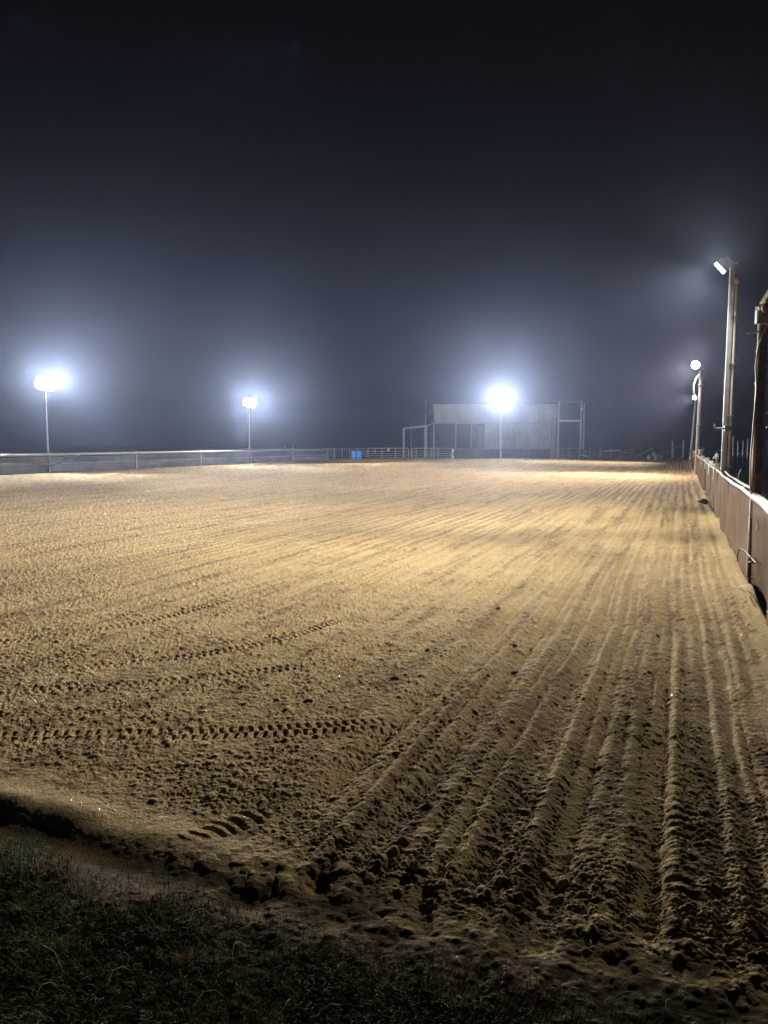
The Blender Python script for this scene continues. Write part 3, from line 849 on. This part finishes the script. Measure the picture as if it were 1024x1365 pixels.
# low panel fence at far right of the end
a, b = px_line(773, 912, 99.5, 97)
pf = thing('panel_fence', (a+b)/2, 'low dark panel fence closing the far right corner behind the cone', 'fence')
for k in range(10):
    u0, u1 = a.lerp(b, k/10), a.lerp(b, (k+1)/10)
    gr, th = ribbed(u0 + (u1-u0)*.01, u1 - (u1-u0)*.01, .05, 1.1, .45, .02)
    m = MB(); m.sheet(gr, th, False); m.build('panel', M['barrier'], pf)
    m = MB(); m.tube([u0 + Vector((0, -.1, -.2)), u0 + Vector((0, -.1, 1.32))], .05, 8); m.lathe(u0 + Vector((0, -.1, 1.3)), [(.075, 0), (.075, .07), (0, .1)], 8); m.build('post', M['galv'], pf)
m = MB(); m.tube([a + Vector((0, -.07, 1.16)), b + Vector((0, -.07, 1.16))], .035, 8); m.build('rail', M['dark'], pf)

# clutter before that fence
def lying_pipe(p0, p1, r, label, mt='pale', fl=True):
    o = thing('steel_pipe', (p0+p1)/2, label, 'pipe')
    m = MB(); m.tube([p0, p1], r, 10); m.build('tube', M[mt], o)
    for p in (p0, p1):
        m = MB(); m.lathe(p, [(r, -.05), (r*1.5, -.05), (r*1.5, .05), (r, .05)], 10, (p1-p0)); m.build('flange', M['galv'], o)
lying_pipe(at(804, 601.5, 98.2), at(828, 600.5, 98.0), .10, 'long pale pipe resting level against the far panel fence', 'white')
lying_pipe(at(848, 608.5, 97.4), at(870, 597.5, 97.6), .07, 'grey pipe propped up at a slant, left of the traffic cone')
lying_pipe(at(884, 609.5, 96.6), at(903, 597, 96.8), .05, 'thin slanting pipe propped between the pale block and upright frame', 'galv')
lying_pipe(at(771, 606, 97.6), at(784, 608.5, 97.4), .07, 'short bent-down pale pipe at the foot of the faint gate')
# hoop feeder
hc0 = at(838, 611, 97.0); hc0.z = 0
hf = thing('hay_ring', hc0, 'curved grey hay ring standing on edge by the far fence', 'feeder')
for k, rr in enumerate((1.15, .78)):
    m = MB()
    m.tube([hc0 + Vector((rr*math.cos(w), .12*k, .12 + rr*math.sin(w)*.98)) for w in [math.pi*i/20 for i in range(21)]], .06 if k == 0 else .05, 8)
    m.build('hoop', M['galv'], hf)
for w in (.5, 1.1, 1.57, 2.05, 2.65):
    m = MB(); m.tube([hc0 + Vector((.78*math.cos(w), .12, .12+.76*math.sin(w))), hc0 + Vector((1.15*math.cos(w), 0, .12+1.13*math.sin(w)))], .035, 6); m.build('bar', M['galv'], hf)
m = MB(); m.tube([hc0 + Vector((-1.25, 0, .1)), hc0 + Vector((2.2, 0, .1))], .05, 8); m.build('foot_rail', M['galv'], hf)
# cone
cb = at(871.5, 612, 93.5); cb.z = .01
cn = thing('traffic_cone', cb, 'faded orange traffic cone with white collar at the far corner', 'cone')
m = MB(); m.lathe(cb, [(0, .02), (.33, .02), (.33, .06), (.24, .08), (.06, 1.02), (.0, 1.06)], 20); m.build('body', M['orange'], cn)
m = MB(); m.lathe(cb, [(.182, .42), (.186, .42), (.11, .83), (.106, .83)], 20); m.build('collar', M['white'], cn)
m = MB(); m.aabox(cb.x-.36, cb.x+.36, cb.y-.36, cb.y+.36, cb.z-.02, cb.z+.035); m.build('base', M['orange'], cn)
# white jug
jb = at(865.3, 612, 93.2); jb.z = .0
jg = thing('plastic_jug', jb, 'small white plastic jug standing left of the traffic cone', 'jug')
m = MB(); m.lathe(jb, [(0, 0), (.2, 0), (.22, .04), (.22, .36), (.17, .46), (.07, .54), (.07, .62), (0, .62)], 16); m.build('body', M['white'], jg)
m = MB(); m.tube([jb + Vector((.2, 0, .32)), jb + Vector((.3, 0, .38)), jb + Vector((.22, 0, .5)), jb + Vector((.08, 0, .52))], .025, 6); m.build('handle', M['white'], jg)
# pale block
kb = at(877.5, 612.5, 92.8); kb.z = 0
kk = thing('concrete_block', kb, 'pale squat concrete block on the sand just right of the traffic cone', 'block')
m = MB(); m.box(kb + Vector((0, 0, .28)), (.42, .05, 0), (-.03, .3, 0), (.0, 0, .30), .05); m.build('body', M['concrete'], kk)
m = MB(); m.tube([kb + Vector((-.12, 0, .57)), kb + Vector((-.1, 0, .68)), kb + Vector((.1, 0, .68)), kb + Vector((.12, 0, .57))], .018, 6); m.build('lifting_loop', M['dark'], kk)
# upright U frame
ua, ub = px_line(896.5, 911, 94, 94)
uf = thing('upright_frame', (ua+ub)/2, 'white U shaped frame of two posts and a bottom bar near the board fence', 'frame')
for p, px in ((ua, 897), (ub, 912)):
    m = MB(); m.box(Vector((p.x, p.y, 1.15)), (.075, 0, 0), (0, .06, 0), (0, 0, 1.2)); m.build('post', M['white'], uf)
m = MB(); m.tube([ua + Vector((.08, 0, .16)), ub + Vector((-.08, 0, .16))], .07, 8); m.build('crossbar', M['pale'], uf)
m = MB(); m.box(ua + Vector((.1, -.07, .2)), (.12, 0, 0), (0, .05, 0), (0, 0, .14)); m.build('bracket', M['white'], uf)
m = MB(); m.box(ub + Vector((-.1, -.07, .2)), (.12, 0, 0), (0, .05, 0), (0, 0, .14)); m.build('bracket', M['white'], uf)

# ------------------------------------------------------------------ right fence of boards
RS = P(12, T_RIGHT)
rf = thing('board_fence', RS, 'dusty tan board fence with white top rail along the right side', 'fence')
H_R = 1.30
POLE_S = 10.75*ES.y + (TAN*10.75 + T_RIGHT/ES.y)*ES.x          # seam at the brown post
edges = [POLE_S - 4.9, POLE_S - 2.45]
e = POLE_S
while e < 101: edges.append(e); e += 2.6
edges.append(101.5)
rng = random.Random(4)
def bow(s):                                                      # the boards stand unevenly
    return .022*math.sin(s*.55+1.0) + .010*math.sin(s*1.9) + .02*math.sin(s*.23)
def rail_sag(s): return .014*math.sin(s*.35+.6) + .02*math.sin(s*.11)
for i in range(len(edges)-1):
    a, b = edges[i], edges[i+1]-.012
    nx, nz = 26, 12
    ph = rng.uniform(0, 6); lean = rng.uniform(-.025, .025); lo = rng.uniform(-.06, .02)
    if i <= 1: lo = .02
    grid = []
    for r in range(nz+1):
        v = r/nz; row = []
        for c in range(nx+1):
            u = c/nx; s = a + (b-a)*u
            off = bow(s) + lean*(v-.5) + .018*math.sin(u*5.5+ph)*math.sin(v*3.1) + .03*(1-v)**2*math.sin(s*1.3)
            z = lo + (H_R - .03 + rail_sag(s) - lo)*v
            if i == 1 and v < .34: off += .055*(1 - v/.34)*min(1, (1-u)*6)
            row.append(P(s, T_RIGHT + off, z))
        grid.append(row)
    m = MB(); m.sheet(grid, ET*.018)
    for c_ in (1, 9, 17, 25):                                            # coach bolts
        for r_ in (2, 10): m.lathe(grid[r_][c_] - ET*.001, [(.0, .007), (.009, .005), (.014, 0)], 8, -ET)
    m.build('board', M['board'], rf)
    if i > 0:
        ps = edges[i]
        m = MB(); m.box(P(ps, T_RIGHT + bow(ps) + .095, H_R/2 - .1), ET*.05, ES*.05, Vector((0, 0, H_R/2+.13))); m.build('post', M['galv'], rf)
# rails: thick near pipe, thinner farther on
def rail_pts(a, b, n, dz=0, dt=0): return [P(a + (b-a)*k/n, T_RIGHT + bow(a + (b-a)*k/n) + dt, H_R + rail_sag(a + (b-a)*k/n) + dz) for k in range(n+1)]
m = MB(); m.tube(rail_pts(edges[0], POLE_S-.25, 14, .035, .0), .062, 14); m.build('rail', M['rail'], rf)
m = MB(); m.tube(rail_pts(POLE_S-.1, 101, 120, .01, .0), .030, 10); m.build('rail', M['dark_rail'], rf)
m = MB(); m.tube(rail_pts(POLE_S+.1, 60, 80, .02, .13), .026, 8); m.build('back_rail', M['dark_rail'], rf)
# straps, clips and small fittings on the boards
sp_ = POLE_S - .0
m = MB(); m.box(P(sp_, T_RIGHT + bow(sp_) - .03, H_R-.22), ES*.03, ET*.006, Vector((0, 0, .24))); m.build('strap', M['pale'], rf)
m = MB(); m.box(P(sp_-.02, T_RIGHT + bow(sp_) - .012, .52), ES*.012, ET*.008, Vector((0, 0, .5))); m.build('seam_strip', M['board'], rf)
sq = POLE_S - 1.0
m = MB(); m.box(P(sq, T_RIGHT + bow(sq) - .03, H_R-.30), ES*.02 + Vector((0, 0, -.05)), ET*.006, ES*.012 + Vector((0, 0, .012))); m.build('torn_tape', M['white'], rf)
sh_ = POLE_S - .9
m = MB()
b0 = T_RIGHT + bow(sh_) - .055
m.tube([P(sh_+.10, b0+.02, .50), P(sh_+.10, b0-.04, .50), P(sh_+.10, b0-.04, .28), P(sh_+.10, b0+.02, .28)], .012, 6)
m.tube([P(sh_-.02, b0+.02, .50), P(sh_-.02, b0-.04, .50), P(sh_+.10, b0-.04, .50)], .010, 6)
m.build('handle', M['black'], rf)
wr = thing('dangling_wire', P(POLE_S, T_RIGHT-.1), 'black wire trailing down the near board and into the sand', 'wire')
def bt(s, dz, dt=-.07): return P(s, T_RIGHT + bow(s) + dt, dz)
m = MB(); m.tube([bt(POLE_S-1.3, .56, -.05), bt(POLE_S-.9, .54, -.055), bt(POLE_S-.5, .53, -.06), bt(POLE_S-.15, .56, -.09), bt(POLE_S+.05, .56, -.14), bt(POLE_S+.10, .52, -.15), bt(POLE_S+.10, .44, -.16), bt(POLE_S+.06, .37, -.16)], .009, 6)
wo = m.build('strand', M['black'], wr)
m = MB(); m.lathe(bt(POLE_S-.62, .532, -.06), [(.0, -.05), (.02, -.04), (.02, .04), (0, .05)], 8, ES); m.build('knot', M['black'], wr)
# clamps along the rail
for px in (947, 953.5, 940, 936, 925, 919):
    z_ = T_RIGHT/ES.y/((px-907)/1000.) if px > 908 else 90
    z_ = max(14, min(95, z_))
    s = z_*ES.y + (TAN*z_ + T_RIGHT/ES.y)*ES.x
    m = MB(); m.box(P(s, T_RIGHT+bow(s)+.02, H_R+rail_sag(s)+.09), ET*.07, ES*.06, Vector((0, 0, .10)), .015); m.tube([P(s, T_RIGHT+bow(s)-.05, H_R+.05), P(s, T_RIGHT+bow(s)-.05, H_R-.28)], .018, 6); m.build('rail_clamp', M['white'], rf)
# drain flap: dark debris at the foot of the boards
s = 25*ES.y + (TAN*25+1)*ES.x
db = P(s, T_RIGHT-.22, .05)
dd = thing('rubber_scrap', db, 'small black rubber scrap lying at the foot of the board fence', 'scrap')
m = MB()
m.sheet([[db + Vector((-.15 + .06*i, -.08 + .05*j, .03 + .06*math.sin(i*1.1+j) + .02*j)) for i in range(6)] for j in range(5)], Vector((0, 0, .02)))
m.build('flap', M['black'], dd)
m = MB(); m.tube([db + Vector((.2, .0, .06)), db + Vector((.1, .05, .14)), db + Vector((-.05, .05, .09))], .02, 6); m.build('cord', M['black'], dd)
# pail on the rail by the second pole
pb = at(932.5, 605.5, 46); 
pl = thing('pail', Vector((pb.x, pb.y, H_R+.02)), 'small white pail hung on the board fence rail at the second pole', 'pail')
pb = Vector((pb.x+.1, pb.y, H_R+.02))
m = MB(); m.lathe(pb, [(0, .0), (.13, .0), (.17, .34), (.185, .34), (.185, .37), (.16, .37), (.12, .03), (0, .03)], 16); m.build('body', M['white'], pl)
m = MB(); m.tube([pb + Vector((-.18, 0, .34)), pb + Vector((-.12, 0, .48)), pb + Vector((.12, 0, .48)), pb + Vector((.18, 0, .34))], .012, 6); m.build('bail', M['galv'], pl)
# tap behind the fence
tb = at(954.5, 640, 31); tb.z = -.03
tp = thing('water_tap', tb, 'slim standpipe tap rising behind the board fence left of the square post', 'tap')
m = MB(); m.tube([tb, tb + Vector((0, 0, 1.72))], .04, 8); m.build('standpipe', M['galv'], tp)
m = MB(); m.lathe(tb + Vector((0, 0, 1.45)), [(0, 0), (.07, .02), (.07, .2), (0, .24)], 10); m.tube([tb + Vector((0, 0, 1.55)), tb + Vector((-.12, 0, 1.55)), tb + Vector((-.14, 0, 1.47))], .022, 6); m.build('spout', M['white'], tp)
m = MB(); m.box(tb + Vector((.04, 0, 1.78)), (.10, 0, .06), (0, .015, 0), (-.006, 0, .012)); m.build('lever', M['dark'], tp)
# hose end lying on the turf
hb = at(975, 637, 17.6)
hb = Vector((hb.x+.25, hb.y, H_R-.05))
hs_ = thing('bracket_arm', hb, 'short pale bracket arm poking out behind the square post', 'bracket')
m = MB(); m.box(hb, (.10, .02, -.03), (0, .03, 0), (.012, 0, .04)); m.build('plate', M['white'], hs_)
m = MB(); m.tube([hb + Vector((-.12, 0, -.05)), hb + Vector((-.02, 0, .22))], .02, 6); m.tube([hb + Vector((-.1, 0, -1.3)), hb + Vector((-.1, 0, 0))], .03, 6); m.build('stem', M['galv'], hs_)

# ------------------------------------------------------------------ brown post with box and wooden hood
YB = 10.95
bb = at(1007.5, 650, YB); tt_ = at(1018, 430, YB)
bb = Vector((bb.x, YB, -.1)); axis = Vector((0, .0, tt_.z + .1))
bp_ = thing('utility_post', bb, 'rusty brown steel post with conduits, grey box and wooden hood on top', 'post')
m = MB(); m.box(bb + axis*.5, (.052, 0, 0), (0, .06, 0), axis*.5, .012); m.build('shaft', M['brown'], bp_)
zc = bb + axis*((1.30+.1)/axis.z)
m = MB(); m.box(zc + Vector((.005, 0, .17)), (.060, 0, 0), (0, .068, 0), (.0, 0, .19), .012); m.build('sleeve', M['rust'], bp_)
def up(z, dx, dy=-.10): return bb + axis*((z+.1)/axis.z) + Vector((dx, dy, 0))
m = MB(); m.tube([up(.2, -.085, -.05), up(1.2, -.08, -.05), up(2.4, -.075, -.05), up(3.2, -.075, -.05), up(4.02, -.075, -.05)], .021, 8); m.build('conduit', M['conduit'], bp_)
m = MB(); m.tube([up(1.4, -.11, -.07), up(1.9, -.125, -.07), up(2.5, -.10, -.07), up(2.9, -.09, -.08), up(3.2, -.12, -.08), up(3.45, -.10, -.09), up(3.65, -.04, -.1), up(3.78, .03, -.11)], .012, 6); m.build('cable', M['conduit'], bp_)
for z in (1.75, 2.35, 2.95, 3.4):
    m = MB(); m.box(up(z, -.06, -.06), (.04, 0, 0), (0, .035, 0), (0, 0, .012)); m.build('clip', M['galv'], bp_)
m = MB(); m.box(at(1022, 423, YB-.14), (.15, 0, 0), (0, .05, 0), (0, 0, .09), .02); bx_ = m.build('switch_box', M['boxmat'], bp_)
m = MB(); m.box(at(1023.5, 424, YB-.198), (.075, 0, 0), (0, .006, 0), (0, 0, .07)); m.build('cover_plate', M['pale'], bx_)
m = MB()
cc = at(1020.5, 424, YB-.21)
m.tube([cc + Vector((-.04, 0, .045)), cc + Vector((0, 0, .07)), cc + Vector((.035, 0, .045)), cc + Vector((0, 0, .0)), cc + Vector((-.045, 0, -.05)), cc + Vector((.045, 0, -.05))], .009, 6)
m.build('symbol', M['dark'], bx_)
m = MB(); m.tube([up(3.68, -.07, -.07), up(3.645, -.27, -.07)], .016, 8, True, .006); m.build('side_rod', M['white'], bp_)
m = MB(); m.tube([up(2.42, .085, -.05) + Vector((.06*math.sin(w), 0, .11*math.cos(w))) for w in [math.pi*i/10 for i in range(11)]], .012, 6); m.build('loop_bracket', M['pale'], bp_)
# hood: small gabled wooden canopy whose left slope climbs out of the picture
hd = MB()
e0 = at(1011, 406, YB)
for k in range(5):
    z0, z1 = .0 + .17*k, .17*k + .162
    xl0, xl1 = .10*k*1.05, (.10*k*1.05 + .095)
    w = 1.3
    x_a, x_b = e0.x + xl0, e0.x + w - xl0
    x_c, x_d = e0.x + xl1, e0.x + w - xl1
    yf = YB - .22
    vs = [(x_a, yf, e0.z+z0), (x_b, yf, e0.z+z0), (x_d, yf, e0.z+z1), (x_c, yf, e0.z+z1)]
    vs += [(x, y+.03, z) for x, y, z in vs]
    hd.add(vs, [(0, 1, 2, 3), (7, 6, 5, 4), (0, 4, 5, 1), (1, 5, 6, 2), (2, 6, 7, 3), (3, 7, 4, 0)])
hb_ = hd.build('gable_board', M['wood'], bp_)
rm = MB()
pk = Vector((e0.x + .65, 0, e0.z + 1.12))
for sx, p_low in ((-1, e0.x-.03), (1, e0.x+1.33)):
    g_ = [[Vector((p_low, YB-.26, e0.z-.02)), Vector((p_low, YB-.1, e0.z-.02))], [Vector((pk.x, YB-.26, pk.z)), Vector((pk.x, YB-.1, pk.z))]]
    rm.sheet(g_, Vector((0, 0, .03)), False)
rm.build('hood_roof', M['wood'], bp_)
m = MB(); m.box(Vector((e0.x+.68, YB+.12, e0.z-.05)), (.64, 0, 0), (0, .05, 0), (0, 0, .045)); m.build('bearer', M['wood'], bp_)
m = MB(); m.lathe(at(1020.5, 411, YB-.24), [(0, 0), (.06, .0), (.06, .05), (0, .06)], 14, Vector((0, -1, 0))); m.build('knot_disc', M['brown'], hb_)

# faint pale posts standing in the dark paddock to the right
rng = random.Random(8)
for k in range(9):
    px = 978 + k*6.3
    Y = 62 + rng.uniform(-2, 2)
    p = at(px, 600, Y); p.z = -.1
    o = thing('paddock_post', p, 'pale thin post in the dark paddock behind the board fence', 'post', 'paddock posts beyond the board fence')
    m = MB(); h_ = 2.5 + rng.uniform(-.2, .2); m.tube([p, p + Vector((rng.uniform(-.05, .05), 0, h_))], .06, 8); m.lathe(p + Vector((0, 0, h_-.05)), [(.06, 0), (.08, .02), (0, .1)], 8); m.build('shaft', M['galv'], o)
    m = MB(); m.box(p + Vector((0, -.07, 1.3)), (.05, 0, 0), (0, .02, 0), (0, 0, .08)); m.build('insulator', M['white'], o)

# ------------------------------------------------------------------ haze
hz = MB(); hz.aabox(-310, 310, -110, 340, -1.4, 14.0)
hm = bpy.data.materials.new('night_haze'); hm.use_nodes = True
nt = hm.node_tree; nt.nodes.remove(nt.nodes['Principled BSDF'])
pv = nt.nodes.new('ShaderNodeVolumePrincipled')
pv.inputs['Color'].default_value = (.50, .63, 1.0, 1)
pv.inputs['Density'].default_value = .0004
pv.inputs['Density Attribute'].default_value = ''
pv.inputs['Anisotropy'].default_value = .84
nt.links.new(pv.outputs[0], nt.nodes['Material Output'].inputs['Volume'])
hm.cycles.homogeneous_volume = True
ho = hz.build('haze', hm); ho.display_type = 'WIRE'
tag(ho, 'thin night haze glowing around the floodlights', None, None, 'stuff')

# ------------------------------------------------------------------ world, camera, render settings
w = bpy.data.worlds.new('World'); bpy.context.scene.world = w; w.use_nodes = True
bg = w.node_tree.nodes['Background']; bg.inputs['Color'].default_value = (.30, .36, .55, 1); bg.inputs['Strength'].default_value = .0022

cam = bpy.data.cameras.new('camera'); co = bpy.data.objects.new('camera', cam); C.objects.link(co)
cam.sensor_fit = 'HORIZONTAL'; cam.sensor_width = 36; cam.lens = 36*F/1024
cam.clip_start = .05; cam.clip_end = 2000
co.location = (0, 0, CAM_Z); co.rotation_euler = (math.pi/2 - PITCH, 0, 0)
sc = bpy.context.scene; sc.camera = co
sc.render.engine = 'CYCLES'
sc.view_settings.view_transform = 'Standard'; sc.view_settings.look = 'None'
sc.view_settings.exposure = .52; sc.view_settings.gamma = 1
cy = sc.cycles
cy.use_denoising = True
try: cy.denoiser = 'OPENIMAGEDENOISE'
except Exception: pass
cy.max_bounces = 4; cy.diffuse_bounces = 2; cy.glossy_bounces = 2; cy.volume_bounces = 0; cy.transmission_bounces = 2
cy.sample_clamp_indirect = 3; cy.sample_clamp_direct = 250; cy.caustics_reflective = False; cy.caustics_refractive = False
cy.use_adaptive_sampling = False
cy.use_light_tree = True
